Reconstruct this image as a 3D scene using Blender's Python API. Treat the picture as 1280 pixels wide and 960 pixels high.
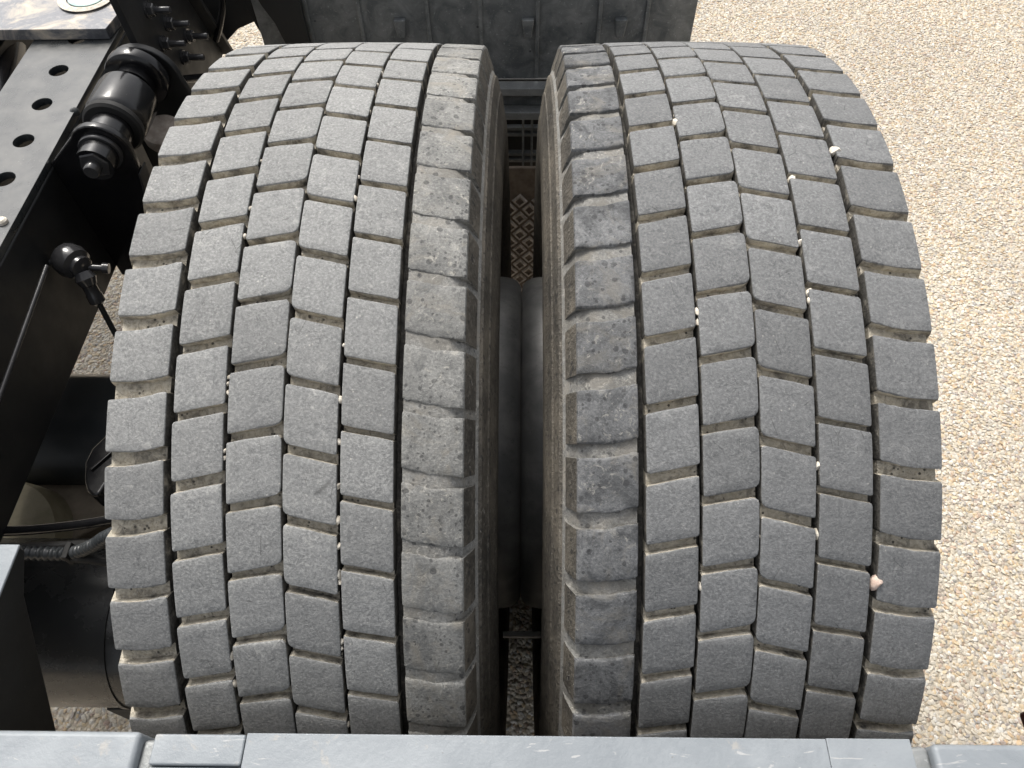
import bpy, bmesh, math, random
from mathutils import Vector, Matrix, Euler
random.seed(7)
for o in list(bpy.data.objects): bpy.data.objects.remove(o)
scn = bpy.context.scene
col = scn.collection

# ------------------------------------------------------------------ camera
cam_d = bpy.data.cameras.new('camera'); cam = bpy.data.objects.new('camera', cam_d); col.objects.link(cam)
RT = Vector((0.99989798, 0.01093585, -0.00918846)); UP = Vector((-0.00385423, 0.82599834, 0.56365938)); FW = Vector((-0.01375375, 0.56356646, -0.82595622))
M = Matrix((RT, UP, -FW)).transposed().to_4x4(); M.translation = Vector((-0.0037, -0.5223, 1.3835))
cam.matrix_world = M
cam_d.sensor_width = 36; cam_d.lens = 935.08 / 1280 * 36
cam_d.clip_start = 0.02; cam_d.clip_end = 500
scn.camera = cam

# ------------------------------------------------------------------ world and sun
SUN = Vector((-0.38, 0.64, 1.0)).normalized()
w = bpy.data.worlds.new('World'); scn.world = w; w.use_nodes = True
nt = w.node_tree
sky = nt.nodes.new('ShaderNodeTexSky'); sky.sky_type = 'NISHITA'; sky.sun_disc = False
sky.sun_elevation = math.asin(SUN.z); sky.sun_rotation = math.atan2(SUN.x, SUN.y)
sky.air_density = 1.0; sky.dust_density = 6.0; sky.ozone_density = 0.8
bg = nt.nodes['Background']; bg.inputs[1].default_value = 0.13
hs = nt.nodes.new('ShaderNodeHueSaturation'); hs.inputs['Saturation'].default_value = 0.22     # thin bright cloud: a nearly grey sky
nt.links.new(sky.outputs[0], hs.inputs['Color']); nt.links.new(hs.outputs[0], bg.inputs[0])
sd = bpy.data.lights.new('sun', 'SUN'); sd.energy = 1.5; sd.angle = math.radians(15); sd.color = (1.0, 0.95, 0.87)
sun = bpy.data.objects.new('sun', sd); col.objects.link(sun)
sun.rotation_euler = SUN.to_track_quat('Z', 'Y').to_euler(); sun.location = (0, 0, 6)
scn.view_settings.view_transform = 'Standard'; scn.view_settings.look = 'None'
scn.view_settings.exposure = 0.62; scn.view_settings.gamma = 1.0

# ------------------------------------------------------------------ helpers
def tag(o, label=None, cat=None, group=None, kind=None):
    if label: o['label'] = label
    if cat: o['category'] = cat
    if group: o['group'] = group
    if kind: o['kind'] = kind
    return o
def empty(name, loc, label, cat, group=None):
    o = bpy.data.objects.new(name, None); col.objects.link(o); o.location = loc; o.empty_display_size = .05
    return tag(o, label, cat, group)
def link(name, me, parent=None, loc=(0, 0, 0), rot=None):
    o = bpy.data.objects.new(name, me); col.objects.link(o); o.location = loc
    if rot: o.rotation_euler = rot
    if parent: o.parent = parent
    return o
def mesh(name, vs, fs, mats, mi=None, smooth=False):
    me = bpy.data.meshes.new(name); me.from_pydata([tuple(v) for v in vs], [], fs)
    for m in mats: me.materials.append(m)
    if mi:
        for p, i in zip(me.polygons, mi): p.material_index = i
    if smooth:
        for p in me.polygons: p.use_smooth = True
    me.update(); return me
def sharp(me, deg=35):
    for p in me.polygons: p.use_smooth = True
    me.set_sharp_from_angle(angle=math.radians(deg))
def bevel(o, wd, seg=2):
    m = o.modifiers.new('bevel', 'BEVEL'); m.width = wd; m.segments = seg; m.limit_method = 'ANGLE'; m.angle_limit = math.radians(35)
    for p in o.data.polygons: p.use_smooth = True
    n = o.modifiers.new('wn', 'WEIGHTED_NORMAL'); n.keep_sharp = True
    return o
def box(name, a, b, mat, parent=None, bv=0.0015, base=(0, 0, 0)):
    x0, y0, z0 = [min(p, q) - c for p, q, c in zip(a, b, base)]; x1, y1, z1 = [max(p, q) - c for p, q, c in zip(a, b, base)]
    v = [(x0,y0,z0),(x1,y0,z0),(x1,y1,z0),(x0,y1,z0),(x0,y0,z1),(x1,y0,z1),(x1,y1,z1),(x0,y1,z1)]
    f = [(3,2,1,0),(4,5,6,7),(0,1,5,4),(1,2,6,5),(2,3,7,6),(3,0,4,7)]
    o = link(name, mesh(name, v, f, [mat]), parent)
    if bv: bevel(o, bv)
    return o
def prism(name, poly, axis, c0, c1, mat, parent=None, bv=0.001, base=(0,0,0)):
    """polygon in the two axes other than `axis`, extruded c0..c1"""
    n = len(poly); vs = []
    for c in (c0, c1):
        for p, q in poly:
            v = {'x': (c, p, q), 'y': (p, c, q), 'z': (p, q, c)}[axis]
            vs.append(tuple(a - b for a, b in zip(v, base)))
    fs = [tuple(range(n)), tuple(range(2*n-1, n-1, -1))] + [(i, i+n, (i+1) % n + n, (i+1) % n) for i in range(n)]
    me = mesh(name, vs, fs, [mat]); bm = bmesh.new(); bm.from_mesh(me); bmesh.ops.recalc_face_normals(bm, faces=bm.faces); bm.to_mesh(me); bm.free()
    o = link(name, me, parent)
    if bv: bevel(o, bv)
    return o
def axis_rot(d):
    return Vector(d).normalized().to_track_quat('Z', 'Y')
def lathe(name, prof, mat, parent=None, loc=(0,0,0), d=(0,0,1), n=48, deg=35, mats=None, mi=None, close=False, squash=None):
    """prof: (radius, height) along direction d"""
    q = axis_rot(d); vs = []; fs = []; idx = []
    for r, h in prof:
        for k in range(n):
            a = 2*math.pi*k/n; vs.append(q @ Vector((r*math.cos(a), r*math.sin(a), h)))
    for j in range(len(prof)-1):
        for k in range(n):
            k2 = (k+1) % n; fs.append((j*n+k, j*n+k2, (j+1)*n+k2, (j+1)*n+k)); idx.append(mi[j] if mi else 0)
    if prof[0][0] > 1e-6 and not close: fs.append(tuple(range(n-1, -1, -1))); idx.append(0)
    if prof[-1][0] > 1e-6 and not close: fs.append(tuple((len(prof)-1)*n+k for k in range(n))); idx.append(0)
    if squash: vs = [squash(v) for v in vs]
    me = mesh(name, vs, fs, mats or [mat], idx); 
    bm = bmesh.new(); bm.from_mesh(me); bmesh.ops.remove_doubles(bm, verts=bm.verts, dist=1e-6); bmesh.ops.recalc_face_normals(bm, faces=bm.faces); bm.to_mesh(me); bm.free()
    sharp(me, deg); return link(name, me, parent, loc)
def smoothpath(pts, k=8):
    P = [Vector(p) for p in pts]; out = []
    for i in range(len(P)-1):
        p0 = P[max(i-1, 0)]; p1 = P[i]; p2 = P[i+1]; p3 = P[min(i+2, len(P)-1)]
        for j in range(k):
            t = j/k; out.append(.5*((2*p1)+(-p0+p2)*t+(2*p0-5*p1+4*p2-p3)*t*t+(-p0+3*p1-3*p2+p3)*t**3))
    out.append(P[-1]); return out
def tube(name, pts, r, mat, parent=None, n=12, k=8, rf=None, base=(0,0,0), even=0):
    P = smoothpath(pts, k) if k > 1 else [Vector(p) for p in pts]
    if even:
        Q = [P[0]]; acc = 0
        for p, q in zip(P, P[1:]):
            L = (q-p).length; t = even-acc
            while t <= L: Q.append(p.lerp(q, t/L)); t += even
            acc = L-(t-even)
        P = Q
    vs = []; fs = []; up = Vector((0, 0, 1)); L = 0
    for i, p in enumerate(P):
        t = (P[min(i+1, len(P)-1)] - P[max(i-1, 0)]).normalized()
        u = t.cross(up)
        if u.length < .01: u = t.cross(Vector((0, 1, 0)))
        u.normalize(); v = u.cross(t)
        if i: L += (P[i]-P[i-1]).length
        rr = r if rf is None else rf(i, L)
        for a in range(n):
            q = 2*math.pi*a/n; vs.append(p + rr*(u*math.cos(q) + v*math.sin(q)) - Vector(base))
    for i in range(len(P)-1):
        for a in range(n): b = (a+1) % n; fs.append((i*n+a, i*n+b, (i+1)*n+b, (i+1)*n+a))
    fs.append(tuple(range(n-1, -1, -1))); fs.append(tuple((len(P)-1)*n+a for a in range(n)))
    me = mesh(name, vs, fs, [mat]); bm = bmesh.new(); bm.from_mesh(me); bmesh.ops.recalc_face_normals(bm, faces=bm.faces); bm.to_mesh(me); bm.free()
    sharp(me, 50); return link(name, me, parent)
def plate_holes(name, outer, holes, z0, z1, mat, parent=None, base=(0,0,0)):
    """flat plate in XY with round holes, z0..z1"""
    cu = bpy.data.curves.new(name, 'CURVE'); cu.dimensions = '2D'; cu.fill_mode = 'BOTH'; cu.extrude = (z1-z0)/2 - .0006; cu.bevel_depth = .0006; cu.bevel_resolution = 1; cu.offset = -.0006
    def sp(pts):
        s = cu.splines.new('POLY'); s.points.add(len(pts)-1); s.use_cyclic_u = True
        for p, q in zip(s.points, pts): p.co = (q[0]-base[0], q[1]-base[1], 0, 1)
    sp(outer)
    for x, y, r in holes: sp([(x + r*math.cos(a*math.pi/14), y + r*math.sin(a*math.pi/14)) for a in range(28)])
    t = bpy.data.objects.new('t', cu); col.objects.link(t)
    me = bpy.data.meshes.new_from_object(t.evaluated_get(bpy.context.evaluated_depsgraph_get())); bpy.data.objects.remove(t)
    me.name = name
    if not me.materials: me.materials.append(mat)
    else: me.materials[0] = mat
    sharp(me, 30)
    return link(name, me, parent, (0, 0, (z0+z1)/2 - base[2]))
def hexnut(name, r, h, mat, parent, loc, d):
    vs = []; q = axis_rot(d)
    for z, rr in ((0, r), (h*.82, r), (h, r*.86)):
        for k in range(6): a = k*math.pi/3+.2; vs.append(q @ Vector((rr*math.cos(a), rr*math.sin(a), z)))
    fs = [tuple(range(5, -1, -1)), tuple(range(12, 18))]
    for j in range(2):
        for k in range(6): b = (k+1) % 6; fs.append((j*6+k, j*6+b, (j+1)*6+b, (j+1)*6+k))
    o = link(name, mesh(name, vs, fs, [mat]), parent, loc); bevel(o, .0006); return o

# ------------------------------------------------------------------ material helpers
class NB:
    def __init__(s, name):
        s.m = bpy.data.materials.new(name); s.m.use_nodes = True; s.t = s.m.node_tree; s.b = s.t.nodes['Principled BSDF']
        g = s.t.nodes.new('ShaderNodeNewGeometry'); s.pos = g.outputs['Position']
    def n(s, k, **kw):
        x = s.t.nodes.new(k)
        for a, v in kw.items():
            if a[0] == 'i' and a[1:].isdigit():
                i = x.inputs[int(a[1:])]
                if isinstance(v, bpy.types.NodeSocket): s.t.links.new(v, i)
                else: i.default_value = v
            else: setattr(x, a, v)
        return x
    def lk(s, a, b): s.t.links.new(a, b)
    def noise(s, scale, detail=4, rough=.6, vec=None, dist=0):
        x = s.n('ShaderNodeTexNoise'); s.lk(vec or s.pos, x.inputs['Vector']); x.inputs['Scale'].default_value = scale
        x.inputs['Detail'].default_value = detail; x.inputs['Roughness'].default_value = rough; x.inputs['Distortion'].default_value = dist; return x.outputs['Fac']
    def voro(s, scale, out='Distance', feature='F1', rnd=1, vec=None):
        x = s.n('ShaderNodeTexVoronoi', feature=feature); s.lk(vec or s.pos, x.inputs['Vector']); x.inputs['Scale'].default_value = scale
        x.inputs['Randomness'].default_value = rnd; return x.outputs[out]
    def scalevec(s, v, k):
        x = s.n('ShaderNodeVectorMath', operation='MULTIPLY'); s.lk(v, x.inputs[0]); x.inputs[1].default_value = k; return x.outputs[0]
    def ramp(s, f, stops, interp='LINEAR'):
        x = s.n('ShaderNodeValToRGB'); s.lk(f, x.inputs[0]); e = x.color_ramp.elements; x.color_ramp.interpolation = interp
        while len(e) < len(stops): e.new(.5)
        for a, (p, c) in zip(e, stops): a.position = p; a.color = c if len(c) == 4 else (*c, 1)
        return x.outputs[0]
    def step(s, f, a, b, lo=0., hi=1.):
        x = s.n('ShaderNodeMapRange'); s.lk(f, x.inputs[0]); x.inputs[1].default_value = a; x.inputs[2].default_value = b; x.inputs[3].default_value = lo; x.inputs[4].default_value = hi; return x.outputs[0]
    def mix(s, f, a, b, mode='MIX'):
        x = s.n('ShaderNodeMix', data_type='RGBA', blend_type=mode)
        for i, v in ((0, f), (6, a), (7, b)):
            if isinstance(v, bpy.types.NodeSocket): s.lk(v, x.inputs[i])
            elif i == 0: x.inputs[0].default_value = v
            else: x.inputs[i].default_value = (*v, 1)
        return x.outputs[2]
    def math(s, op, a, b=0.):
        x = s.n('ShaderNodeMath', operation=op)
        for i, v in ((0, a), (1, b)):
            if isinstance(v, bpy.types.NodeSocket): s.lk(v, x.inputs[i])
            else: x.inputs[i].default_value = v
        return x.outputs[0]
    def bump(s, h, dist, strength=1.):
        x = s.n('ShaderNodeBump'); s.lk(h, x.inputs['Height']); x.inputs['Distance'].default_value = dist; x.inputs['Strength'].default_value = strength
        s.lk(x.outputs[0], s.b.inputs['Normal'])
    def done(s, colr, rough, metal=0., spec=None):
        for v, k in ((colr, 'Base Color'), (rough, 'Roughness'), (metal, 'Metallic')):
            if isinstance(v, bpy.types.NodeSocket): s.lk(v, s.b.inputs[k])
            elif k == 'Base Color': s.b.inputs[k].default_value = (*v, 1)
            else: s.b.inputs[k].default_value = v
        if spec is not None: s.b.inputs['Specular IOR Level'].default_value = spec
        return s.m

def rubber_tread(name, dirt=0.0):
    b = NB(name)
    fine = b.noise(470, 4, .75); mid = b.noise(95, 6, .65); big = b.noise(9, 3, .5)
    c = b.ramp(fine, [(.34, (.145, .147, .148)), (.5, (.235, .237, .237)), (.66, (.39, .39, .385))])
    c = b.mix(b.step(mid, .35, .68), c, b.mix(.5, c, (.31, .312, .31)))
    c = b.mix(b.step(big, .35, .65, 0, .3), c, (.19, .192, .195))
    # scuffs: sparse pale nicks
    nick = b.voro(190, 'Distance'); nn = b.noise(33, 2)
    f = b.math('MULTIPLY', b.step(nick, .16, .08), b.step(nn, .56, .62))
    c = b.mix(b.math('MULTIPLY', f, .7), c, (.55, .53, .49))
    cut = b.voro(46, 'Distance', feature='DISTANCE_TO_EDGE', vec=b.scalevec(b.pos, (1., .45, .45)))
    c = b.mix(b.math('MULTIPLY', b.step(cut, .012, .004), b.step(b.noise(52, 2), .60, .64, 0, .6)), c, (.09, .09, .088))
    dust = b.noise(130, 6, .75, dist=1.0)
    c = b.mix(b.math('MULTIPLY', b.step(dust, .54, .66, 0, .6), b.step(b.noise(24, 3), .42, .62)), c, (.46, .455, .44))
    c = b.mix(b.math('MULTIPLY', b.step(dust, .44, .36, 0, .6), b.step(b.noise(19, 3), .46, .6)), c, (.12, .122, .125))
    if dirt:
        c = b.mix(1., c, (.98, .97, .94) if dirt == 1 else (.84, .84, .85) if dirt == 2 else (.95, .93, .88), 'MULTIPLY')
        blot = b.noise(30, 6, .7, dist=.8)
        c = b.mix(b.step(blot, .44, .60, 0, .38 if dirt == 1 else .66), c, (.05, .052, .055) if dirt != 3 else (.16, .15, .13))
        mud = b.noise(24, 7, .72, dist=1.0)
        c = b.mix(b.step(mud, .52, .66, 0, .65 if dirt != 3 else .9), c, (.27, .25, .215))
        vein = b.n('ShaderNodeTexNoise', noise_dimensions='3D'); b.lk(b.pos, vein.inputs['Vector']); vein.inputs['Scale'].default_value = 95; vein.inputs['Detail'].default_value = 6; vein.inputs['Roughness'].default_value = .75; vein.inputs['Distortion'].default_value = 1.5
        c = b.mix(b.math('MULTIPLY', b.step(vein.outputs['Fac'], .56, .64), b.step(b.noise(18, 3), .45, .58, 0, .85)), c, (.46, .44, .395))
        for k_, sc_ in enumerate((150, 260)):
            wv = b.n('ShaderNodeVectorMath', operation='ADD'); wn_ = b.n('ShaderNodeTexNoise'); b.lk(b.pos, wn_.inputs['Vector']); wn_.inputs['Scale'].default_value = 300
            ws = b.n('ShaderNodeVectorMath', operation='SCALE'); b.lk(wn_.outputs['Color'], ws.inputs[0]); ws.inputs['Scale'].default_value = .0022; b.lk(b.pos, wv.inputs[0]); b.lk(ws.outputs[0], wv.inputs[1])
            sp = b.voro(sc_, 'Distance', vec=wv.outputs[0]); spc = b.voro(sc_, 'Color', vec=wv.outputs[0])
            sx = b.n('ShaderNodeSeparateColor'); b.lk(spc, sx.inputs[0])
            rad = b.step(sx.outputs[0], .25, 1, .0, .42)
            dots = b.step(b.math('SUBTRACT', rad, sp), 0, .06); dots = b.math('MULTIPLY', dots, b.step(b.noise(22+k_*9, 3), .42, .52, 0, .62))
            c = b.mix(dots, c, (.045, .045, .047))
    oi = b.n('ShaderNodeObjectInfo')
    c = b.mix(1., c, oi.outputs['Color'], 'MULTIPLY')
    rv = b.step(oi.outputs['Random'], 0, 1, .88, 1.10)
    hs = b.n('ShaderNodeHueSaturation'); b.lk(c, hs.inputs['Color']); b.lk(rv, hs.inputs['Value'])
    h = b.math('ADD', b.math('MULTIPLY', fine, .5), b.math('MULTIPLY', mid, .6))
    b.bump(h, .0016, .8)
    return b.done(hs.outputs[0], .82, 0, .35)
def rubber_wall(name, dusty):
    b = NB(name)
    n1 = b.noise(60, 5, .65); n2 = b.noise(300, 3, .7)
    dark = b.ramp(n2, [(.35, (.05, .048, .044)), (.65, (.105, .10, .09))])
    tan = b.ramp(n2, [(.35, (.36, .325, .26)), (.65, (.55, .51, .43))])
    lo, hi = {0: (.55, .85), 1: (.30, .54), 2: (.24, .46)}[dusty]
    c = b.mix(b.step(n1, lo, hi), dark, tan)
    if dusty == 2:
        sp = b.voro(210, 'Distance'); c = b.mix(b.math('MULTIPLY', b.step(sp, .26, .18), b.step(b.noise(40, 2), .45, .52)), c, (.08, .075, .065)); c = b.mix(b.step(b.noise(110, 5, .7, dist=1.), .52, .62, 0, .6), c, (.10, .095, .085))
    b.bump(b.math('ADD', n1, n2), .0012, .8)
    return b.done(c, .9, 0, .25)
M_top = rubber_tread('worn_grey_tread_rubber'); M_topd = rubber_tread('spattered_tread_rubber', 1); M_topk = rubber_tread('blackened_tread_rubber', 2); M_cake = rubber_tread('caked_groove_mud', 3)
M_wd = rubber_wall('dark_groove_rubber', 0); M_wt = rubber_wall('dusty_groove_rubber', 1); M_floor = rubber_wall('dusty_groove_floor', 2)
def mk_sidewall():
    b = NB('spattered_sidewall_rubber')
    st = b.scalevec(b.pos, (60, 14, 14)); n1 = b.noise(1, 6, .65, vec=st); n2 = b.noise(240, 3, .7)
    c = b.ramp(n1, [(.34, (.045, .041, .035)), (.5, (.095, .085, .070)), (.66, (.17, .15, .12))])
    c = b.mix(b.step(n2, .5, .72, 0, .6), c, (.21, .195, .165))
    sv = b.scalevec(b.pos, (1, 1, .7)); sp = b.voro(210, 'Distance', vec=sv); sx = b.n('ShaderNodeSeparateColor'); b.lk(b.voro(210, 'Color', vec=sv), sx.inputs[0])
    d = b.math('LESS_THAN', sp, b.step(sx.outputs[0], .25, 1, 0, .42))
    c = b.mix(b.math('MULTIPLY', d, .7), c, (.03, .03, .03))
    w_ = b.noise(150, 4, .7, dist=1.2)
    c = b.mix(b.math('MULTIPLY', b.step(w_, .63, .70), b.step(b.noise(20, 2), .5, .6)), c, (.42, .40, .36))
    b.bump(b.math('ADD', n1, n2), .0022, .9)
    return b.done(c, .7, 0, .4)
M_side = mk_sidewall()
def black_paint(name, base=(.008, .008, .009), rough=.32, dust=.05):
    b = NB(name); n1 = b.noise(25, 5, .6); n2 = b.noise(500, 2, .6)
    c = b.mix(b.step(n1, .45, .8, 0, dust), base, (.16, .155, .14))
    c = b.mix(b.step(n2, .70, .78, 0, dust*2.5), c, (.35, .34, .32))
    r = b.step(n1, .3, .7, rough*.85, min(1, rough*1.35))
    b.bump(b.noise(90, 3), .0006, .25)
    return b.done(c, r, 0, .5)
M_blk = black_paint('gloss_black_paint', rough=.17); M_axle = black_paint('dusty_axle_paint', (.030, .034, .037), .34, .12); M_blk2 = black_paint('satin_black_paint', (.010, .011, .012), .5, .05)
M_rail = black_paint('weathered_black_rail_paint', (.030, .034, .036), .27, .38)
M_bolt = black_paint('oily_black_steel', (.035, .035, .037), .14, .15)
M_tank = black_paint('air_tank_paint', (.016,.017,.018), .24, .06)
M_mblk = black_paint('matt_black_rubber', (.012, .012, .012), .7, .08)
def mk_plate():
    b = NB('dirty_brushed_plate_steel'); n = b.noise(13, 6, .65, dist=1.0); f = b.noise(160, 4, .7)
    c = b.ramp(n, [(.36, (.085, .088, .10)), (.5, (.15, .155, .17)), (.55, (.30, .285, .27)), (.64, (.60, .53, .44))])
    c = b.mix(b.step(f, .5, .75, 0, .4), c, (.36, .35, .33))
    b.bump(f, .0008, .5); return b.done(c, b.step(n, .4, .6, .38, .75), .35)
M_plate = mk_plate()
def galv(name, a, c_, rough=.5, metal=.3, sc=22):
    b = NB(name); n = b.noise(sc, 6, .65, dist=.8); f = b.noise(260, 3, .7); v = b.voro(55, 'Distance')
    c = b.mix(b.step(n, .35, .66), a, c_)
    c = b.mix(b.step(f, .62, .75, 0, .55), c, tuple(min(1, x*1.8+.12) for x in c_))
    c = b.mix(b.math('MULTIPLY', b.step(v, .14, .06), b.step(b.noise(15, 2), .5, .6, 0, .8)), c, tuple(x*.3 for x in a))
    b.bump(b.math('ADD', n, f), .0008, .5); return b.done(c, rough, metal)
M_wall = galv('blotchy_dark_galvanised_sheet', (.11, .12, .125), (.24, .25, .25), .5, .3, 30)
M_bar = galv('dull_grey_bar_steel', (.20, .21, .21), (.30, .31, .31))
def mk_beam():
    b = NB('pale_weathered_beam_paint'); n = b.noise(7, 6, .65, dist=1.4); f = b.noise(200, 3, .7)
    c = b.mix(b.step(n, .36, .62), (.20, .222, .242), (.275, .298, .318))
    c = b.mix(b.step(b.noise(16, 6, .7, dist=2.), .60, .68, 0, .6), c, (.36, .34, .31))
    st = b.scalevec(b.pos, (30, 120, 30)); s1 = b.noise(1, 5, .6, vec=st, dist=2.)
    c = b.mix(b.step(s1, .66, .70, 0, .8), c, (.42, .42, .42))
    c = b.mix(b.step(f, .68, .76, 0, .7), c, (.16, .15, .14))
    b.bump(b.math('ADD', n, f), .0008, .4); return b.done(c, .5, .05)
M_beam = mk_beam()
def mk_disc():
    b = NB('dark_wheel_steel'); n = b.noise(30, 6, .6, dist=.2); f = b.noise(220, 3, .7)
    c = b.mix(b.step(n, .40, .7), (.19, .19, .187), (.32, .315, .30)); c = b.mix(b.step(f, .6, .75, 0, .5), c, (.05, .05, .05))
    return b.done(c, .45, .3)
M_disc = mk_disc()
def plain(name, a, c_, rough=.7, sc=60, metal=0.):
    b = NB(name); n = b.noise(sc, 5, .65); b.bump(n, .001, .5)
    return b.done(b.mix(b.step(n, .35, .65), a, c_), rough, metal)
M_tan = plain('dusty_brown_cast_iron', (.13, .105, .075), (.22, .185, .14), .75, 25)
M_drum = plain('tan_brake_drum_face', (.20, .175, .11), (.27, .24, .165), .7, 35)
M_disc2 = plain('brown_rubber_stop', (.24, .20, .17), (.40, .35, .30), .6, 90)
M_flap = plain('brown_muddy_flap_rubber', (.10, .078, .060), (.17, .135, .105), .8, 60)
M_flapd = plain('dusty_raised_diamond_rubber', (.22, .19, .165), (.48, .44, .40), .8, 120)
M_white = plain('white_painted_steel', (.55, .55, .53), (.72, .72, .70), .5, 40)
M_cream = plain('cream_limestone', (.58, .52, .42), (.80, .75, .66), .75, 220)
M_pink = plain('pinkish_limestone', (.52, .38, .31), (.68, .55, .47), .75, 220)
M_teal = plain('pale_green_washer', (.38, .55, .52), (.50, .66, .62), .5, 90)
M_red = plain('dark_red_lens', (.02, .004, .004), (.035, .007, .006), .25, 60)

# ------------------------------------------------------------------ the setting: ground
def mk_ground():
    b = NB('exposed_aggregate_binder')
    v = b.voro(150, 'Color'); d = b.voro(150, 'Distance'); sx = b.n('ShaderNodeSeparateColor'); b.lk(v, sx.inputs[0])
    c = b.ramp(sx.outputs[0], [(0, (.42, .37, .29)), (.3, (.62, .56, .46)), (.55, (.50, .38, .24)), (.7, (.70, .66, .58)), (.85, (.40, .30, .22)), (1, (.34, .33, .31))])
    c = b.mix(b.step(d, .45, .75, 0, .6), c, (.40, .35, .27))
    b.bump(b.step(d, 0, .8, 1, 0), .004, .9)
    return b.done(c, .8)
M_ground = mk_ground()
gm = mesh('ground', [(-30,-30,0),(30,-30,0),(30,30,0),(-30,30,0)], [(0,1,2,3)], [M_ground])
tag(link('ground', gm), kind='structure')

def mk_pebble():
    b = NB('mixed_river_pebbles')
    a = b.n('ShaderNodeAttribute', attribute_type='INSTANCER', attribute_name='tint')
    c = b.ramp(a.outputs['Fac'], [(0, (.46, .40, .31)), (.13, (.66, .57, .43)), (.30, (.80, .73, .60)), (.46, (.64, .54, .40)), (.58, (.74, .58, .33)), (.68, (.60, .38, .17)), (.74, (.52, .36, .27)), (.84, (.38, .36, .34)), (.90, (.86, .83, .76)), (1, (.66, .60, .50))])
    n = b.noise(400, 3, .6); c = b.mix(b.step(n, .4, .7, 0, .4), c, (.72, .66, .56))
    big = b.noise(2.2, 4, .6)
    c = b.mix(1., c, b.mix(b.step(big, .35, .65), (.72, .715, .715), (.82, .82, .805)), 'MULTIPLY')
    hs = b.n('ShaderNodeHueSaturation'); b.lk(c, hs.inputs['Color']); hs.inputs['Saturation'].default_value = .84; c = hs.outputs[0]
    return b.done(c, .6, 0, .4)
M_peb = mk_pebble()
def gravel(name, x0, x1, y0, y1, dens, seed):
    me = mesh(name, [(x0,y0,.0005),(x1,y0,.0005),(x1,y1,.0005),(x0,y1,.0005)], [(0,1,2,3)], [M_peb])
    o = link(name, me); ng = bpy.data.node_groups.new(name, 'GeometryNodeTree')
    ng.interface.new_socket('Geometry', in_out='INPUT', socket_type='NodeSocketGeometry'); ng.interface.new_socket('Geometry', in_out='OUTPUT', socket_type='NodeSocketGeometry')
    N = ng.nodes; L = ng.links; gi = N.new('NodeGroupInput'); go = N.new('NodeGroupOutput')
    dp = N.new('GeometryNodeDistributePointsOnFaces'); dp.distribute_method = 'RANDOM'; dp.inputs['Density'].default_value = dens; dp.inputs['Seed'].default_value = seed
    ico = N.new('GeometryNodeMeshIcoSphere'); ico.inputs['Radius'].default_value = .0040; ico.inputs['Subdivisions'].default_value = 2
    # lumpy stone shape
    sp = N.new('GeometryNodeSetPosition'); nz = N.new('ShaderNodeTexNoise'); nz.inputs['Scale'].default_value = 170; nz.inputs['Detail'].default_value = 1
    vm = N.new('ShaderNodeVectorMath'); vm.operation = 'SUBTRACT'; vm.inputs[1].default_value = (.5,.5,.5); vs = N.new('ShaderNodeVectorMath'); vs.operation = 'SCALE'; vs.inputs['Scale'].default_value = .005
    L.new(nz.outputs['Color'], vm.inputs[0]); L.new(vm.outputs[0], vs.inputs[0]); L.new(ico.outputs[0], sp.inputs['Geometry']); L.new(vs.outputs[0], sp.inputs['Offset'])
    sm = N.new('GeometryNodeSetMaterial'); sm.inputs['Material'].default_value = M_peb; ss = N.new('GeometryNodeSetShadeSmooth')
    L.new(sp.outputs[0], ss.inputs[0]); L.new(ss.outputs[0], sm.inputs[0])
    ip = N.new('GeometryNodeInstanceOnPoints'); rv = N.new('FunctionNodeRandomValue'); rv.data_type = 'FLOAT_VECTOR'; rv.inputs[0].default_value = (-.35,-.35,0); rv.inputs[1].default_value = (.35,.35,6.283)
    sc = N.new('FunctionNodeRandomValue'); sc.data_type = 'FLOAT_VECTOR'; sc.inputs[0].default_value = (.6,.5,.18); sc.inputs[1].default_value = (1.6,1.2,.36)
    L.new(gi.outputs[0], dp.inputs['Mesh']); L.new(dp.outputs['Points'], ip.inputs['Points']); L.new(sm.outputs[0], ip.inputs['Instance'])
    L.new(rv.outputs[0], ip.inputs['Rotation']); L.new(sc.outputs[0], ip.inputs['Scale'])
    st = N.new('GeometryNodeStoreNamedAttribute'); st.data_type = 'FLOAT'; st.domain = 'INSTANCE'; st.inputs['Name'].default_value = 'tint'
    rt = N.new('FunctionNodeRandomValue'); rt.data_type = 'FLOAT'; rt.inputs['Seed'].default_value = 5
    L.new(rt.outputs[1], st.inputs['Value']); L.new(ip.outputs[0], st.inputs['Geometry']); L.new(st.outputs[0], go.inputs[0])
    md = o.modifiers.new('gravel', 'NODES'); md.node_group = ng
    return o
tag(gravel('gravel', .35, 2.5, -.7, 2.9, 26000, 1), 'pale multicoloured pebbles set into the yard surface beside the tyres', 'gravel', kind='stuff')
tag(gravel('gravel', -1.5, .35, -.7, 2.6, 13000, 2), 'pale pebbles in the ground beneath the truck', 'gravel', kind='stuff')

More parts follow.
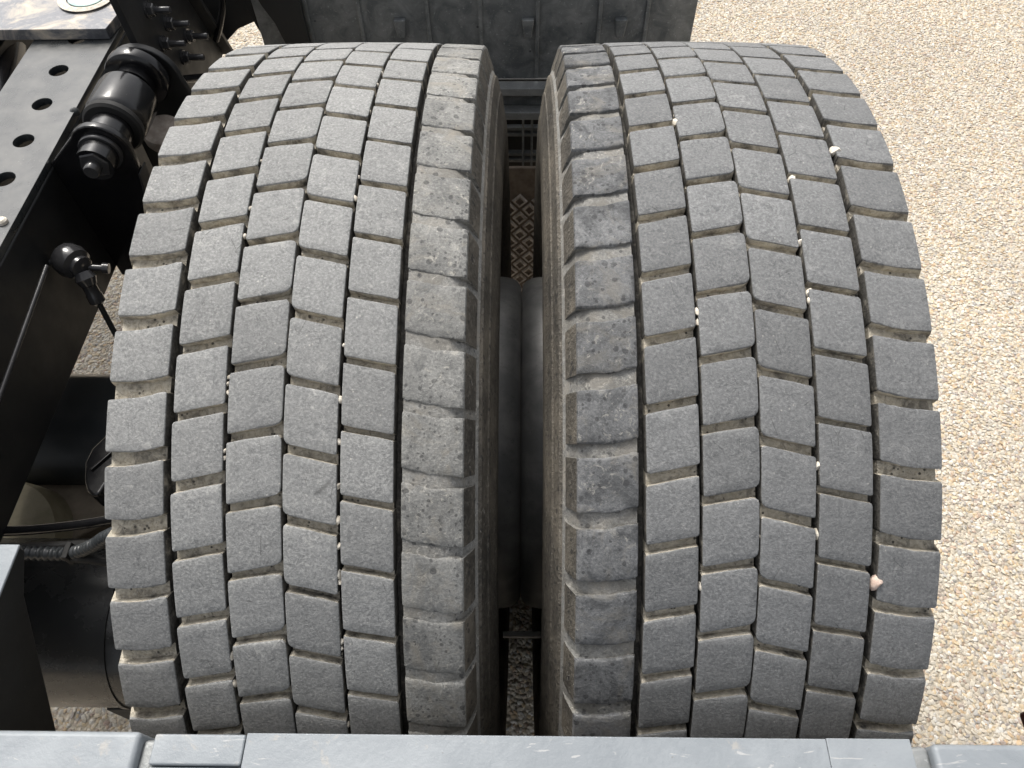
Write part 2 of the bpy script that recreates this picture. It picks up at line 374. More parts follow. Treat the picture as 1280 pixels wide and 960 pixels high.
# ------------------------------------------------------------------ wheels
AZ = .48; NP = 62; R0 = .502
def rtop(x): return .5035 - .0035*(x/.13)**2
def cyl_pt(x, s, dr):
    r = rtop(x) + dr; a = s/R0; return Vector((x, r*math.sin(a), r*math.cos(a)))
ROWS = [   # outline points (x, s) mm clockwise from top-left, corner radius per point
 [(-130.5,-183.5,2),(-108,-182.8,9),(-93,-179,6),(-87.3,-178,1.5),(-87.2,-217,1.5),(-93,-218.5,6),(-108,-221.5,9),(-130.5,-221.5,2)],
 [(-81.2,-151.0,2),(-44.2,-143.2,1.5),(-43.7,-185.6,1.8),(-80.6,-192.9,2)],
 [(-40.6,-165.2,1.6),(-1.2,-158.7,5.2),(-1.1,-201.3,5.2),(-40.2,-208.8,1.6)],
 [(1.0,-172.3,3.5),(39.3,-181.0,1.6),(39.0,-223.8,1.8),(1.0,-215.3,5)],
 [(42.5,-156.2,1.6),(79.9,-163.2,2),(80.1,-208.0,2.2),(42.7,-201.2,2)],
 [(86.4,-141.2,1.6),(93,-142.4,6),(108,-145.8,9),(130.5,-147.0,2),(130.5,-188.6,2),(108,-187.4,9),(93,-183.6,6),(86.4,-182.0,1.6)]]
def round_poly(pts):
    out = []; n = len(pts)
    for i in range(n):
        p = Vector(pts[i][:2]); a = Vector(pts[i-1][:2]); b = Vector(pts[(i+1) % n][:2]); r = pts[i][2]
        u = (a-p); v = (b-p); lu = min(r, u.length*.45); lv = min(r, v.length*.45); u.normalize(); v.normalize()
        P0 = p+u*lu; P1 = p+v*lv
        for t in (0, .33, .67, 1.): out.append((1-t)**2*P0 + 2*t*(1-t)*p + t*t*P1)
    # extra points along long edges so that the top follows the tyre's curve
    res = []
    for i, q in enumerate(out):
        res.append(q); nx = out[(i+1) % len(out)]
        L = (nx-q).length
        if L > 14:
            for k in range(1, 3): res.append(q.lerp(nx, k/3))
    return res
def block_geo(row, var, wear):
    rnd = random.Random(row*31+var*7+int(wear*10))
    P = [p*1e-3 for p in round_poly(ROWS[row])]
    cx = sum(p.x for p in P)/len(P); cs = sum(p.y for p in P)/len(P); C = Vector((cx, cs)); n = len(P)
    out_edge = lambda x: (row == 0 and x < -.128) or (row == 5 and x > .128)
    sg = -1 if row == 0 else 1
    org = Vector((cx, 0, rtop(cx)))
    vs = []; fs = []; mi = []
    def ring(off, dr, j=0., side=None):
        for p in P:
            d = (p-C).normalized(); q = p + d*off; x = q.x; ddr = dr
            q = q + Vector((rnd.uniform(-j, j), rnd.uniform(-j, j)))
            if side is not None and out_edge(p.x): x = side[0]*sg; ddr = side[1]
            vs.append(cyl_pt(x, q.y-cs, ddr) - org)
    w = wear
    ring(.0013, -.0145, 0, (.1400, -.036)); ring(.0010, -.0075, .0001, (.1365, -.018)); ring(.0006, -.0009-.001*w, .00030+.0004*w, (.1312, -.0030)); ring(.0003-.0004*w, -.0002-.0003*w, .00028+.0004*w); ring(-.0004-.001*w, 0)
    tw = [rnd.uniform(-.00025, .00025) for _ in range(3)]
    for sc in (.66, .33):
        for p in P:
            q = C + (p-C)*sc; u = (q-C)*30
            vs.append(cyl_pt(q.x, q.y-cs, tw[0] + tw[1]*u.x + tw[2]*u.y) - org)
    vs.append(cyl_pt(C.x, 0, tw[0]) - org)
    for j in range(6):
        for i in range(n):
            k = (i+1) % n; fs.append((j*n+i, j*n+k, (j+1)*n+k, (j+1)*n+i))
            if j >= 2: mi.append(0)
            else:
                e = P[k]-P[i]; lateral = abs(e.x) > abs(e.y)*.8
                if out_edge(P[i].x) and out_edge(P[k].x): mi.append(3)
                else: mi.append(2 if lateral and not (i % 1) else 1)
    for i in range(n): fs.append((6*n+i, 6*n+(i+1) % n, 7*n)); mi.append(0)
    # walls in the lower half of the two long grooves stay dark; lateral walls carry dust
    # orientation: P runs clockwise seen from outside -> flip
    fs = [tuple(reversed(f)) for f in fs]
    return vs, fs, mi, org, cs
def flat(v, z0=-.4785):
    if v.z < z0: v = Vector((v.x, v.y, z0 + (v.z-z0)*.02))
    return v
VAR = 3
BLK = {}
def get_block(row, var, dirty):
    key = (row, var, dirty)
    if key not in BLK:
        vs, fs, mi, org, cs = block_geo(row, var, 1.0 if dirty else 0.25)
        me = mesh('tread_block', vs, fs, [(M_top, M_topd, M_topk)[dirty], M_wd, M_wt if not dirty else M_cake, M_side], mi); sharp(me, 42)
        BLK[key] = (me, vs, fs, mi, org, cs)
    return BLK[key]
def carcass_profile(dirty_row):
    pr = [(-.112,.285,3),(-.122,.300,3),(-.136,.325,3),(-.1485,.36,3),(-.1530,.395,3),(-.1515,.425,3),(-.1505,.427,3),(-.1475,.450,3),(-.1462,.4515,3),(-.1425,.468,3),(-.1400,.470,3),(-.1330,.484,2),(-.1300,.4920,4)]
    def fl(x): return rtop(x)-.0078
    def gr(x): return rtop(x)-.0138
    rows = [(-.1295,-.0876),(-.0808,-.0440),(-.0402,-.0018),(.0018,.0390),(.0428,.0798),(.0868,.1295)]
    for i, (a, b_) in enumerate(rows):
        dm_ = 5 if i == dirty_row else 4; up = (.0062 if dirty_row == 5 else .0046) if i == dirty_row else 0
        if i: pr.append((a-.0007, gr(a), dm_))
        if i: pr.append((a, fl(a)+up, dm_))
        for t in (.25, .5, .75): x = a+(b_-a)*t; pr.append((x, fl(x)+up*(1.15 if t == .5 else 1), dm_))
        if i < 5: pr.append((b_, fl(b_)+up, 1)); pr.append((b_+.0007, gr(b_), 1))
    pr += [(-x, r, m) for x, r, m in reversed(pr[:13])]
    out = []
    for j, (x, rr, m) in enumerate(pr):     # the shoulder floor carries on the dirt of the row beside it
        xm = (x + pr[min(j+1, len(pr)-1)][0])/2
        if .1195 < abs(xm) < .1372: m = 5 if (xm < 0) == (dirty_row == 0) else 4
        out.append((x, rr, m))
    return out
def make_wheel(cx, label, phase, tint, dirty_row, grp):
    root = empty('drive_wheel', (cx, 0, 0), label, 'wheel', grp)
    PR = carcass_profile(dirty_row)
    mats = [M_wd, M_wd, M_wt, M_side, M_floor, M_cake]
    n = 248
    tyre = lathe('tyre', [(r, x) for x, r, m in PR], None, root, (0, 0, AZ), (1, 0, 0), n=n, deg=28, mats=mats, mi=[m for x, r, m in PR], close=True, squash=flat)
    rest_v = []; rest_f = []; rest_m = []
    for row in range(6):
        for k in range(NP):
            var = (k*7+row*3) % VAR; dirty = (2 if dirty_row == 0 else 1) if row == dirty_row else 0
            me, vs, fs, mi, org, cs = get_block(row, var, dirty)
            a = (cs + phase)/R0 + 2*math.pi*k/NP
            a = (a+math.pi) % (2*math.pi) - math.pi
            jit = random.Random(k*6+row).uniform(-.0006, .0006)/R0
            a += jit
            loc = Vector((org.x, org.z*math.sin(a), org.z*math.cos(a)))
            if -math.radians(100) < a < math.radians(58):
                o = bpy.data.objects.new('tread_block', me); col.objects.link(o); o.parent = tyre
                o.location = loc; o.rotation_euler = (-a, 0, 0); o.color = (*tint, 1)
            else:
                R = Matrix.Rotation(-a, 3, 'X'); b0 = len(rest_v)
                rest_v += [flat(R @ v + loc, -.4795) for v in vs]; rest_f += [tuple(i+b0 for i in f) for f in fs]; rest_m += mi
    me = mesh('tread_block', rest_v, rest_f, [M_top, M_wd, M_wt, M_side], rest_m); sharp(me, 42)
    o = link('tread_block', me, tyre); o.color = (*tint, 1); tag(o, kind='stuff')
    return root, tyre
# rims and discs mate back to back between the two wheels
def rim(root, side):     # side: direction of the twin (+1 / -1), mating face at local x = side*m
    m = .1725
    pr = [(.286,-.120),(.292,-.117),(.292,-.108),(.276,-.104),(.262,-.085),(.255,-.04),(.255,.04),(.262,.085),(.276,.104),(.292,.108),(.292,.117),(.286,.120),(.280,.110),(.250,.08),(.248,-.08),(.279,-.112),(.286,-.120)]
    lathe('rim', pr, M_mblk, root, (0, 0, AZ), (1, 0, 0), n=96, close=True)
    pr = [(.09, m-.012),(.09, m),(.200, m),(.2120, m-.0015),(.2190, m-.0065),(.2225, m-.013),(.2245, m-.024),(.2260, m-.06),(.2300, m-.10),(.2400, m-.14),(.2480, m-.16),(.2480, m-.168),(.232, m-.15),(.222, m-.11),(.216, m-.06),(.212, m-.025),(.205, m-.013),(.09, m-.012)]
    lathe('wheel_disc', [(r, h) for r, h in pr], M_disc, root, (0, 0, AZ), (side, 0, 0), n=96, close=True)
w1, t1 = make_wheel(-.1771, 'inner twin tyre beside the black chassis rail, paler grey tread with mud-spattered right row', 0, (1.0, 1.0, .985), 5, 'twin drive wheels')
w2, t2 = make_wheel(.1673, 'outer twin tyre next to the open gravel, darker grey tread with mud-caked left row', .0075, (.74, .748, .755), 0, 'twin drive wheels')
rim(w1, 1); rim(w2, -1)

# the metal bar seen low in the gap between the two tyres
o = box('spacer_bar', (-.030,-.220,.296), (.024,-.212,.304), M_white, None, .001); tag(o, 'short bright metal bar bridging the gap low between the two tyres', 'bar')

# ------------------------------------------------------------------ stones wedged in the grooves
PEB = [(-0.1384,0.2335,7.0),(-0.1385,0.1811,6.0),(-0.1382,0.0817,5.0),(-0.1374,-0.0873,4.0),(-0.1376,-0.1315,6.0),(-0.2220,0.1555,4.0),(-0.2262,0.3497,6.0),(-0.2206,-0.1525,5.0),(-0.2203,-0.2045,5.0),(-0.2196,-0.0508,3.0),(-0.1360,-0.3851,3.5),(-0.1365,-0.4669,6.5),(-0.1368,-0.5290,5.0),(-0.1370,-0.5918,5.0),(-0.1370,-0.6420,6.5),(-0.1367,-0.6799,5.5),(-0.1371,-0.7221,6.0),(-0.1367,-0.7344,5.0),(-0.1368,-0.8288,5.0),(-0.1371,-0.8395,4.0),(-0.1375,-0.9776,5.0),(-0.2194,-0.4343,3.5),(-0.2197,-0.4439,3.5),(-0.2193,-0.4570,4.0),(-0.2198,-0.5415,4.0),(-0.2203,-0.5531,4.5),(-0.2205,-0.8534,7.0),(-0.2206,-0.9028,6.0),(0.1277,0.0706,5.0),(0.1271,0.0490,9.0),(0.1288,0.2850,4.0),(0.1280,-0.1147,5.0),(0.1267,-0.3323,7.0),(0.1263,-0.3487,6.0),(0.1268,-0.7363,7.0),(0.2146,0.2220,4.0),(0.2135,0.1527,4.5),(0.2111,0.0905,5.0),(0.2541,-0.0241,11.0),(0.2124,-0.0925,9.0),(0.2099,-0.2149,8.0),(0.2108,-0.2997,7.0),(0.2101,-0.3127,6.0),(0.2093,-0.5590,7.5),(0.2103,-0.6598,9.0),(0.2533,-0.7307,12.0),(0.1684,-0.6603,4.0),(0.2109,-0.9764,5.0),(0.0895,-0.6685,4.0),]
def stone_mesh(seed):
    rnd = random.Random(seed); bm = bmesh.new(); bmesh.ops.create_icosphere(bm, subdivisions=2, radius=1)
    ax = [Vector((rnd.uniform(-1,1), rnd.uniform(-1,1), rnd.uniform(-1,1))).normalized() for _ in range(7)]; am = [rnd.uniform(.55,.88) for _ in ax]
    for v in bm.verts:
        for a, m in zip(ax, am):
            d = v.co.dot(a)
            if d > m: v.co -= a*(d-m)
    me = bpy.data.meshes.new('wedged_pebble'); bm.to_mesh(me); bm.free(); sharp(me, 40); return me
SM = []
for i in range(6):
    me = stone_mesh(i); me.materials.append(M_cream); SM.append(me)
pk = stone_mesh(9); pk.materials.append(M_pink)
GN = {(-1,1): "left tyre's groove left of centre", (-1,2): "left tyre's groove right of centre", (1,0): "right tyre's groove left of centre", (1,1): "right tyre's centre groove", (1,2): "right tyre's groove right of centre", (1,3): "right tyre's wide right groove", (1,-1): "right tyre's far left groove"}
def gkey(x):
    if x < 0: return (-1, 1 if x < -.18 else 2)
    l = x-.1673; return (1, -1 if l < -.06 else 0 if l < -.02 else 1 if l < .02 else 2 if l < .06 else 3)
cnt = {}; tot = {}
for x, a, s in PEB: tot[gkey(x)] = tot.get(gkey(x), 0)+1
ORD = 'topmost second third fourth fifth sixth seventh eighth ninth tenth eleventh twelfth thirteenth fourteenth fifteenth sixteenth seventeenth eighteenth nineteenth twentieth'.split()
for i, (x, a, s) in enumerate(sorted(PEB, key=lambda p: -p[1])):
    k = gkey(x); c = cnt.get(k, 0); cnt[k] = c+1
    me = pk if s == 12 else SM[i % 6]
    sz = s*.5e-3; r = rtop(.04) - .0022 - sz*.4
    o = link('wedged_pebble', me, None, (x, r*math.sin(a), AZ + r*math.cos(a)), (random.uniform(-.4,.4)-a, random.uniform(-.3,.3), random.uniform(-.6,.6)))
    o.scale = (sz*.85, sz*random.uniform(1.0,1.35), sz*.95)
    size = 'tiny' if s < 5 else 'small' if s < 8 else 'large'; colr = 'pinkish' if s == 12 else 'white' if s < 8 else 'cream'
    which = 'the only one' if tot[k] == 1 else ORD[c] + ' from the top' * (c > 0)
    tag(o, '%s %s pebble, %s in the %s' % (size, colr, which, GN[k]), 'pebble', 'pebbles wedged in the tyre grooves')

# ------------------------------------------------------------------ panel behind the wheels
pw = empty('wheel_well_wall', (0, .64, .5), 'dark blotchy sheet metal wall of vertical panels behind the tyres', 'wall')
seams = [-.43,-.345,-.262,-.155,-.072,.018,.116,.190,.268]
B = (0, .64, .5)
for i in range(len(seams)-1):
    a, b_ = seams[i], seams[i+1]
    o = box('panel', (a+.0015,.622+.002*(i % 2),.626), (b_-.0015,.640,.93), M_wall, pw, .0015, B)
for s_ in seams[1:-1]:
    box('seam_rib', (s_-.003,.617,.630), (s_+.003,.6225,.93), M_wall, pw, .001, B)
for xx in (-.2,.003,.150):
    # small raised clips on the panels
    prism('clip', [(xx-.010,.735),(xx+.010,.735),(xx+.006,.705),(xx-.006,.705)], 'y', .612, .6215, M_wall, pw, .002, B)
box('lower_rail', (-.30,.600,.608), (.26,.622,.622), M_bar, pw, .001, B)
box('panel', (-.30,.618,.578), (.26,.626,.606), M_wall, pw, .001, B)
box('lower_rail', (-.30,.598,.562), (.26,.622,.5765), M_bar, pw, .001, B)
sc = empty('support_frame', (0, .66, .35), 'dark ladder-like steel frame seen deep between the tyres', 'frame')
B = (0, .66, .35)
for z in (.512,.499,.455,.440): box('crossbar', (-.25,.640,z-.004), (.22,.650,z+.003), M_wall, sc, .001, B)
for x in (-.004,.012): box('upright', (x-.002,.626,.41), (x+.002,.632,.560), M_wall, sc, .0008, B)
box('back_panel', (-.30,.66,.40), (.26,.668,.60), M_mblk, sc, .001, B)

fl = empty('mud_flap', (-.02, .60, .02), 'brown muddy flap with a raised diamond pattern low between the tyres', 'mud flap')
B = (-.02, .60, .02)
box('sheet', (-.14,.600,.02), (.10,.608,.455), M_flap, fl, .002, B)
dm = bpy.data.meshes.new('diamond'); p = .0175; h = .004
def dring(k, y): return [(0,y,-p*1.02*k),(p*.9*k,y,0),(0,y,p*1.02*k),(-p*.9*k,y,0)]
vs = dring(1, 0) + dring(.85, -h) + dring(.55, -h) + dring(.45, -h*.3)
dm.from_pydata(vs, [], [(i+4*j_, (i+1) % 4+4*j_, (i+1) % 4+4*j_+4, i+4*j_+4) for j_ in range(3) for i in range(4)] + [(12,13,14,15)]); dm.materials.append(M_flapd); dm.materials.append(M_flap); dm.polygons[12].material_index = 1
for k_ in (8,9,10,11): dm.polygons[k_].material_index = 1
dm.update()
pitch = .0445
for r in range(19):
    for c in range(-2, 3):
        x = -.01 + c*pitch*.86 + (r % 2)*pitch*.43; z = .02 + r*pitch*.5
        if z < .39:
            o = bpy.data.objects.new('diamond', dm); col.objects.link(o); o.parent = fl; o.location = (x-B[0], -.0003, z-B[2]); o.rotation_euler = (0, .06, 0)

# ------------------------------------------------------------------ chassis rail on the left
XR = -.572
cr = empty('chassis_rail', (XR, .15, .60), 'black steel chassis rail with a row of round holes in its pale dusty top flange', 'chassis rail')
B = (XR, .15, .60)
plate_holes('top_flange', [(XR-.001,-.75),(XR-.001,.60),(XR-.113,.60),(XR-.113,-.75)], [(XR-.053,.455,.0125),(XR-.0525,.380,.0125),(XR-.048,.307,.0125),(XR-.044,.234,.0125),(XR-.040,.164,.0125),(XR-.038,.09,.0125),(XR-.038,.01,.0125)], .790, .800, M_rail, cr, B)
prism('web', [(XR-.002,.7895),(XR,.7875),(XR,.617),(XR-.008,.617),(XR-.008,.7895)], 'y', -.75, .62, M_blk2, cr, .001, B)
box('bottom_flange', (XR-.12,-.75,.6165), (XR-.0085,.62,.625), M_blk2, cr, .001, B)
box('inner_web', (XR-.18,-.75,.60), (XR-.172,.62,.785), M_blk2, cr, .001, B)
lathe('weld_stud', [(.006,0),(.0055,.004),(.003,.006),(0,.0065)], M_rail, cr, (-.004, .145, .196), (1,-.3,.6), n=16)
lathe('stud_cap', [(.006,0),(.0058,.003),(.004,.005),(0,.0055)], M_cream, cr, (-.013, .092-.15, .2000), (0,0,1), n=16)
# thick plate lying on the rail
mp = empty('mounting_plate', (-.65, .5, .80), 'thick bare steel plate with tan dirt smears lying across the rail top', 'plate')
B = (-.65, .5, .80)
prism('plate_body', [(-.95,.447),(-.577,.452),(-.53,.80),(-.95,.80)], 'z', .8005, .816, M_plate, mp, .0012, B)
lathe('slot_ring', [(.036,0),(.040,.003),(.034,.005),(.028,.0025),(.036,0)], M_cream, mp, (-.628+.65, .530-.5, .0160), (0,0,1), n=40, close=True)
lathe('washer', [(.026,0),(.026,.003),(.024,.004),(.0,.004)], M_teal, mp, (-.628+.65, .530-.5, .0160), (0,0,1), n=40)
# rounded member left of the flange
o = tube('air_line_pipe', [(-.80,.60,.752),(-.765,.5,.755),(-.745,.42,.753),(-.735,.33,.742),(-.745,.25,.72)], .024, M_blk, None, 20); tag(o, 'thick glossy black pipe left of the perforated flange, under the steel plate', 'pipe')

# ------------------------------------------------------------------ link mount: bracket, pin and bushings
lm = empty('link_mount', (-.50, .20, .60), 'glossy black link bracket with big bushing and hex bolt between rail and left tyre', 'bracket')
B = (-.50, .20, .60)
AXZ = .815; AXX = -.500
arc = [(AXX + .034*math.cos(t), AXZ + .034*math.sin(t)) for t in [math.radians(d) for d in range(150, -20, -17)]]
prism('bracket_plate', [(XR+.0005,.795)] + arc + [(-.468,.785),(-.472,.765),(-.480,.735),(-.505,.68),(-.520,.645),(-.535,.60),(XR+.0005,.60)], 'y', .196, .206, M_blk, lm, .002, B)
prism('edge_flange', [(-.468,.785),(-.466,.785),(-.469,.765),(-.477,.735),(-.502,.68),(-.517,.645),(-.532,.60),(-.535,.60),(-.520,.645),(-.505,.68),(-.480,.735),(-.472,.765)], 'y', .190, .214, M_mblk, lm, .001, B)
def yl(name, pr, mat, z=AXZ, x=AXX, n=48): return lathe(name, pr, mat, lm, (x-B[0], 0-B[1], z-B[2]), (0,1,0), n=n)
yl('pin', [(.021,.17),(.021,.36)], M_blk)
yl('bushing_sleeve', [(.026,.246),(.033,.246),(.0345,.249),(.0355,.254),(.0355,.296),(.0345,.302),(.031,.304),(.022,.304)], M_blk)
yl('rubber_ring', [(.022,.236),(.0315,.236),(.0345,.239),(.0345,.2455),(.026,.2458)], M_mblk)
yl('collar', [(.021,.206),(.0245,.206),(.0245,.2355),(.021,.2355)], M_blk)
yl('end_flange', [(.021,.318),(.0235,.319),(.0235,.330),(.032,.331),(.037,.334),(.0385,.338),(.0385,.346),(.036,.349),(.02,.349)], M_blk)
yl('washer', [(.012,.1900),(.0235,.1900),(.0245,.1915),(.0245,.1955),(.012,.1955)], M_bolt)
yl('washer', [(.010,.1830),(.0190,.1830),(.0198,.1845),(.0198,.1895),(.010,.1895)], M_bolt)
hexnut('hex_nut', .0190, .014, M_bolt, lm, (AXX-B[0], .1825-B[1], AXZ-B[2]), (0,-1,0))
yl('bolt_end', [(.0088,.1685),(.0088,.158),(.0078,.1565),(0,.1565)], M_bolt)
prism('rear_bracket', [(-.550,.64)] + [(-.499+.046*math.cos(math.radians(t)), .802+.046*math.sin(math.radians(t))) for t in range(180, -12, -12)] + [(-.440,.74),(-.450,.66)], 'y', .3555, .366, M_blk2, lm, .002, B)
# round rubber stop under the bushing
rs = empty('rubber_stop', (-.493, .322, .672), 'round brown dusty rubber stop below the black bushing', 'rubber stop')
lathe('pad', [(0,.079),(.019,.080),(.0245,.079),(.0265,.075),(.0265,.066),(.024,.060)], M_disc2, rs, (.006,0,.014), (.10,-.22,1), n=40)
lathe('stem', [(.018,.0),(.018,.062)], M_mblk, rs, (.006,0,.014), (.10,-.22,1), n=32)

# ------------------------------------------------------------------ gusset plate with studs, top left
gp = empty('gusset_plate', (-.5, .46, .65), 'black vertical gusset plate carrying five studs and nuts behind the bushing', 'gusset plate')
B = (-.5, .46, .65)
prism('web_plate', [(.375,.92),(.545,.92),(.560,.815),(.625,.672),(.55,.655),(.45,.70),(.385,.76)], 'x', -.512, -.502, M_blk2, gp, .0015, B)
prism('edge_strip', [(.545,.92),(.551,.92),(.566,.817),(.632,.672),(.625,.670),(.560,.815)], 'x', -.515, -.485, M_blk2, gp, .001, B)
for y, z in [(.438,.85),(.476,.809),(.521,.764),(.442,.80),(.483,.754)]:
    q = lambda pr, nm, mt: lathe(nm, pr, mt, gp, (-.502-B[0], y-B[1], z-B[2]), (1,0,0), n=20)
    q([(.0105,0),(.0105,.003),(.006,.003)], 'washer', M_bolt)
    hexnut('nut', .0085, .008, M_bolt, gp, (-.499-B[0], y-B[1], z-B[2]), (1,0,0))
    q([(.0045,.010),(.0045,.030),(.0038,.0315),(0,.0315)], 'stud', M_bolt)
o = prism('cross_bracket', [(-.53,.78),(-.47,.80),(-.430,.79),(-.432,.72),(-.47,.705),(-.5,.68),(-.53,.68)], 'y', .64, .655, M_blk2, None, .002); tag(o, 'flat black bracket in shadow at the top behind the gusset plate', 'bracket')
o = tube('brake_pipe', [(-.45,.60,.90),(-.452,.60,.83),(-.463,.60,.775),(-.478,.6,.74),(-.495,.60,.71)], .005, M_blk, None, 12); tag(o, 'curved thin black brake pipe at the top, right of the studs', 'pipe')
fd = prism('fender_panel', [(-.430,.93),(-.415,.80),(-.405,.768),(-.392,.740),(-.384,.705),(-.345,.60),(-.345,.93)], 'y', .596, .604, M_blk2, None, .001); tag(fd, 'smooth black fender panel with curved edge left of the sheet metal wall', 'fender')
o = prism('inner_fender', [(-.470,.93),(-.447,.775),(-.440,.735),(-.428,.69),(-.410,.69),(-.40,.705),(-.396,.74),(-.41,.775),(-.425,.93)], 'y', .630, .638, M_mblk, None, .001); tag(o, 'dark inner fender strip between the gusset plate and the smooth fender', 'fender')
o = tube('strut_rod', [(-.52,.38,.770),(-.50,.44,.745),(-.47,.52,.700)], .006, M_blk, None, 12); tag(o, 'slim black strut running from the bushing towards the left tyre', 'rod')

# ------------------------------------------------------------------ level sensor linkage
ls = empty('level_linkage', (-.545, .10, .72), 'small black ball joint with a thin rod hanging down beside the left tyre', 'linkage')
B = Vector((-.545, .10, .72))
lathe('joint_body', [(0,-.020),(.012,-.019),(.019,-.012),(.021,0),(.019,.008),(.0135,.012),(.0135,.017),(.009,.020),(0,.021)], M_bolt, ls, (-.002,.002,.007), (.8,-.45,-.1), n=32)
lathe('ball_socket', [(0,-.012),(.009,-.009),(.0125,0),(.009,.009),(0,.012)], M_bolt, ls, (.014,-.014,-.006), (.3,-.5,-.8), n=28)
lathe('socket_neck', [(.0085,0),(.0085,.012),(.0095,.014),(.0095,.024),(.006,.027)], M_bolt, ls, (.014,-.016,-.014), (.12,-.30,-.95), n=24)
tube('rod', [(-.529,.080,.690),(-.522,.062,.640),(-.510,.035,.560),(-.500,.012,.49)], .0035, M_blk2, ls, 10, base=B)
lathe('end_stud', [(.004,0),(.004,.024),(.0065,.024),(.0065,.031),(0,.032)], M_bolt, ls, (.008,-.002,.002), (1,.1,-.2), n=16)
lathe('end_stud', [(.004,0),(.004,.014),(.007,.014),(.007,.019),(0,.020)], M_bolt, ls, (-.015,.0,.005), (-1,0,.2), n=16)
o = tube('thin_rod', [(-.553,.071,.752),(-.553,-.115,.729),(-.553,-.30,.706)], .0028, M_bolt, None, 10, 2); tag(o, 'thin straight black rod running down along the rail web', 'rod')

# ------------------------------------------------------------------ axle, brake parts
ax = empty('axle_housing', (-.60, .02, .44), 'black axle housing running sideways into the left wheel hub', 'axle')
B = (-.60, .02, .44)
prism('beam', [(.085,.44),(.095,.47),(.092,.505),(.075,.525),(.02,.533),(-.025,.522),(-.052,.495),(-.062,.465),(-.055,.43),(.02,.41)], 'x', -1.2, -.40, M_axle, ax, .006, B)
lathe('hub_flange', [(.06,0),(.13,0),(.13,.02),(.10,.03),(.07,.03)], M_mblk, ax, (.20, 0, .04), (1,0,0), n=48)
sa = empty('slack_adjuster', (-.51, -.10, .56), 'glossy black rounded lever hanging beside the left tyre below the axle', 'lever')
prism('arm', [(-0.4966,-0.1503),(-0.5064,-0.1432),(-0.5149,-0.1289),(-0.5217,-0.1057),(-0.5196,-0.0862),(-0.5064,-0.0640),(-0.4805,-0.0525),(-0.4577,-0.1285),(-0.4867,-0.1349),(-0.4896,-0.1462)], 'z', .572, .605, M_blk, sa, .009, (-.51,-.10,.56))
prism('raised_rib', [(-.5105,-.1160),(-.5075,-.1175),(-.470,-.0640),(-.473,-.0620)], 'z', .6045, .6085, M_blk, sa, .001, (-.51,-.10,.56))
bd = empty('brake_drum', (-.70, -.12, .38), 'dusty tan brake casting low on the left below the axle', 'brake')
B = (-.70, -.12, .38)
prism('casting', [(-.80,-.050),(-.50,-.050),(-.50,-.080),(-.545,-.105),(-.60,-.140),(-.645,-.185),(-.80,-.21)], 'z', .40, .452, M_tan, bd, .004, B)
lathe('round_cover', [(0,.012),(.070,.010),(.085,.004),(.088,-.01),(.088,-.04)], M_drum, bd, (.010,-.035,.085), (-.1,-.25,1), n=56)

# hoses across the lower left
o = tube('brake_pipe', [(-.80,-.19,.612),(-.68,-.195,.612),(-.58,-.197,.614),(-.50,-.193,.621),(-.42,-.185,.634)], .0055, M_blk, None, 14); tag(o, 'upper glossy black pipe crossing above the air tank', 'pipe')
o = tube('brake_pipe', [(-.80,-.208,.600),(-.68,-.212,.600),(-.58,-.213,.603),(-.50,-.210,.606),(-.42,-.205,.610)], .0060, M_mblk, None, 14); tag(o, 'thicker matt black pipe just below the glossy pipe', 'pipe')
PP = [(-.76,-.225,.625),(-.61,-.225,.624),(-.558,-.225,.624),(-.517,-.225,.6205),(-.485,-.225,.623),(-.452,-.225,.645),(-.432,-.225,.664),(-.406,-.225,.684)]
ch = empty('corrugated_hose', (-.55,-.235,.56), 'ribbed black cable conduit clipped together above the air tank', 'hose')
tube('conduit', PP, .006, M_axle, ch, 14, 16, even=.0017, rf=lambda i, L: .0076 if i % 4 < 2 else .0056, base=(-.55,-.235,.56))
tube('branch', [(-.485,-.230,.620),(-.462,-.232,.622),(-.432,-.237,.618),(-.39,-.242,.610)], .0045, M_mblk, ch, 12, 8, base=(-.55,-.235,.56))
box('clip', (-.491,-.234,.612), (-.485,-.216,.632), M_mblk, ch, .001, (-.55,-.235,.56))

# air tank
at = empty('air_tank', (-.60, -.245, .35), 'black cylindrical air tank lying crosswise at the lower left behind the tyre', 'air tank')
TR = .100
lathe('shell', [(.0,-.34),(.05,-.335),(.085,-.31),(TR,-.27),(TR,.125),(TR+.0018,.1255),(TR+.0018,.132),(TR,.1325),(TR*.985,.15),(.090,.172),(.06,.190),(0,.197)], M_tank, at, (0, 0, .10), (1,0,0), n=72, deg=50)
box('support_strap', (-.545,-.33,.12), (-.47,-.26,.345), M_mblk, at, .003, (-.60,-.245,.35))

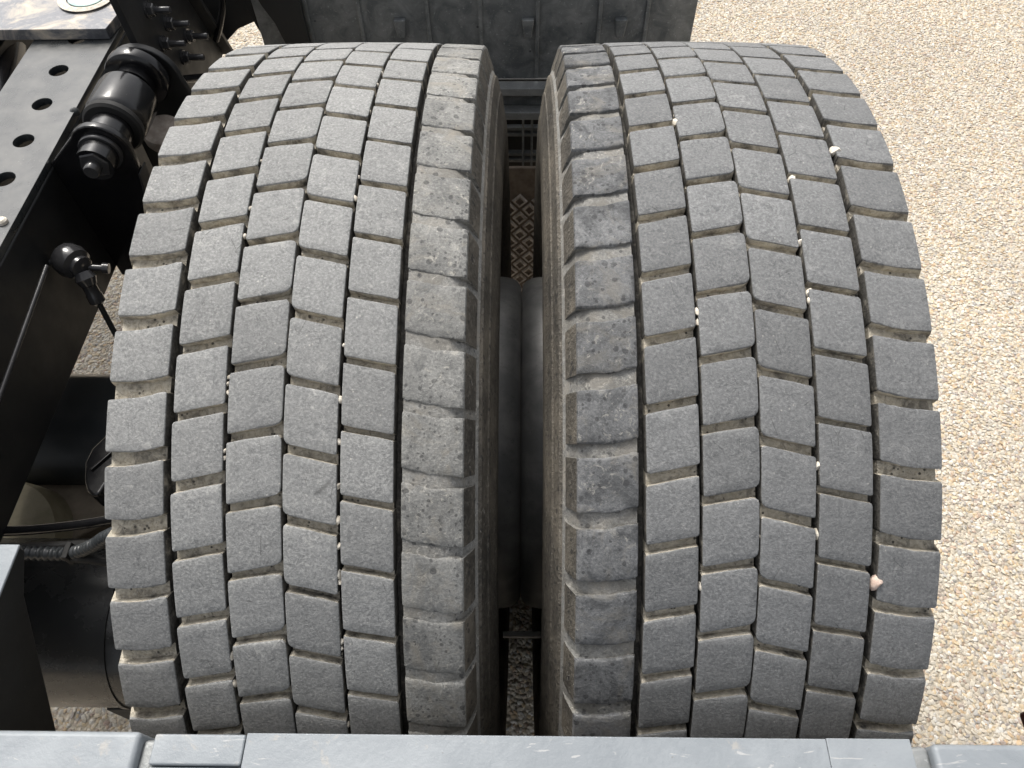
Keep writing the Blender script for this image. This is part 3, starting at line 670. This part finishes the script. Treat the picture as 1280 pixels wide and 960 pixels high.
# ------------------------------------------------------------------ pale crossbeam at the bottom
cb = empty('cross_beam', (0, -.50, .80), 'pale grey weathered crossbeam along the bottom edge of the picture', 'beam')
B = (0, -.50, .80)
box('beam_segment', (-.95,-.60,.80), (-.2535,-.436,.850), M_beam, cb, .004, B)
box('seam_filler', (-.254,-.60,.80), (-.2435,-.440,.8430), M_bar, cb, .003, B)
box('beam_segment', (-.2440,-.456,.80), (-.1840,-.4375,.850), M_beam, cb, .0015, B)
box('recess_floor', (-.2440,-.60,.80), (-.1840,-.4565,.8470), M_beam, cb, .001, B)
box('beam_segment', (-.1835,-.60,.80), (.1945,-.4365,.850), M_beam, cb, .0008, B)
box('beam_segment', (.1948,-.60,.80), (.2490,-.4360,.8494), M_beam, cb, .0006, B)
box('seam_filler', (.2492,-.60,.80), (.2618,-.4395,.8440), M_bar, cb, .003, B)
box('beam_segment', (.2620,-.60,.80), (.95,-.4385,.850), M_beam, cb, .004, B)
# upright side bracket that runs forward from the beam
sb = empty('side_bracket', (-.39,-.38,.72), 'upright bracket with a pale painted top edge, lower left above the tank', 'bracket')
prism('side_plate', [(-.4362,.8498),(-.309,.8498),(-.309,.842),(-.337,.824),(-.363,.79),(-.4362,.695)], 'x', -.398, -.3835, M_blk2, sb, .0015, (-.39,-.38,.72))
box('top_edge', (-.3995,-.4355,.8500), (-.3825,-.3080,.8525), M_beam, sb, .001, (-.39,-.38,.72))
o = box('side_marker', (.3665,-.440,.78), (.385,-.406,.80), M_red, None, .003); tag(o, 'tiny dark red marker just above the right end of the beam', 'marker light')

# ------------------------------------------------------------------ unseen pieces added to shade the lower tread and the ground
pts = [(-.600,.798),(-.640,.74),(-.665,.62),(-.670,.45),(-.655,.32)]  # profile of an added panel that keeps rear light off the lower tread
rg = prism('rear_shade_panel', pts + [(y-.006, z) for y, z in reversed(pts)], 'x', -.42, .40, M_mblk, None, .001); tag(rg, 'unseen black panel added behind the tyres to shade their lower tread', 'shade panel')
fr = empty('unseen_shade_boxes', (-1.0, .55, .60), 'unseen black boxes added at the left to shade the ground under the truck', 'shade boxes')  # out-of-view channel and rail added to darken the ground on the left
box('added_shade_channel', (-1.30,.42,.66), (-.745,.60,.78), M_blk2, fr, .004, (-1.0,.55,.60))
box('added_shade_rail', (-1.38,-.75,.61), (-1.30,1.2,.79), M_blk2, fr, .004, (-1.0,.55,.60))
box('added_shade_box', (-1.25,.62,.55), (-.80,1.2,.80), M_blk2, fr, .02, (-1.0,.55,.60))  # unseen block added so the ground beside the rail falls into shade
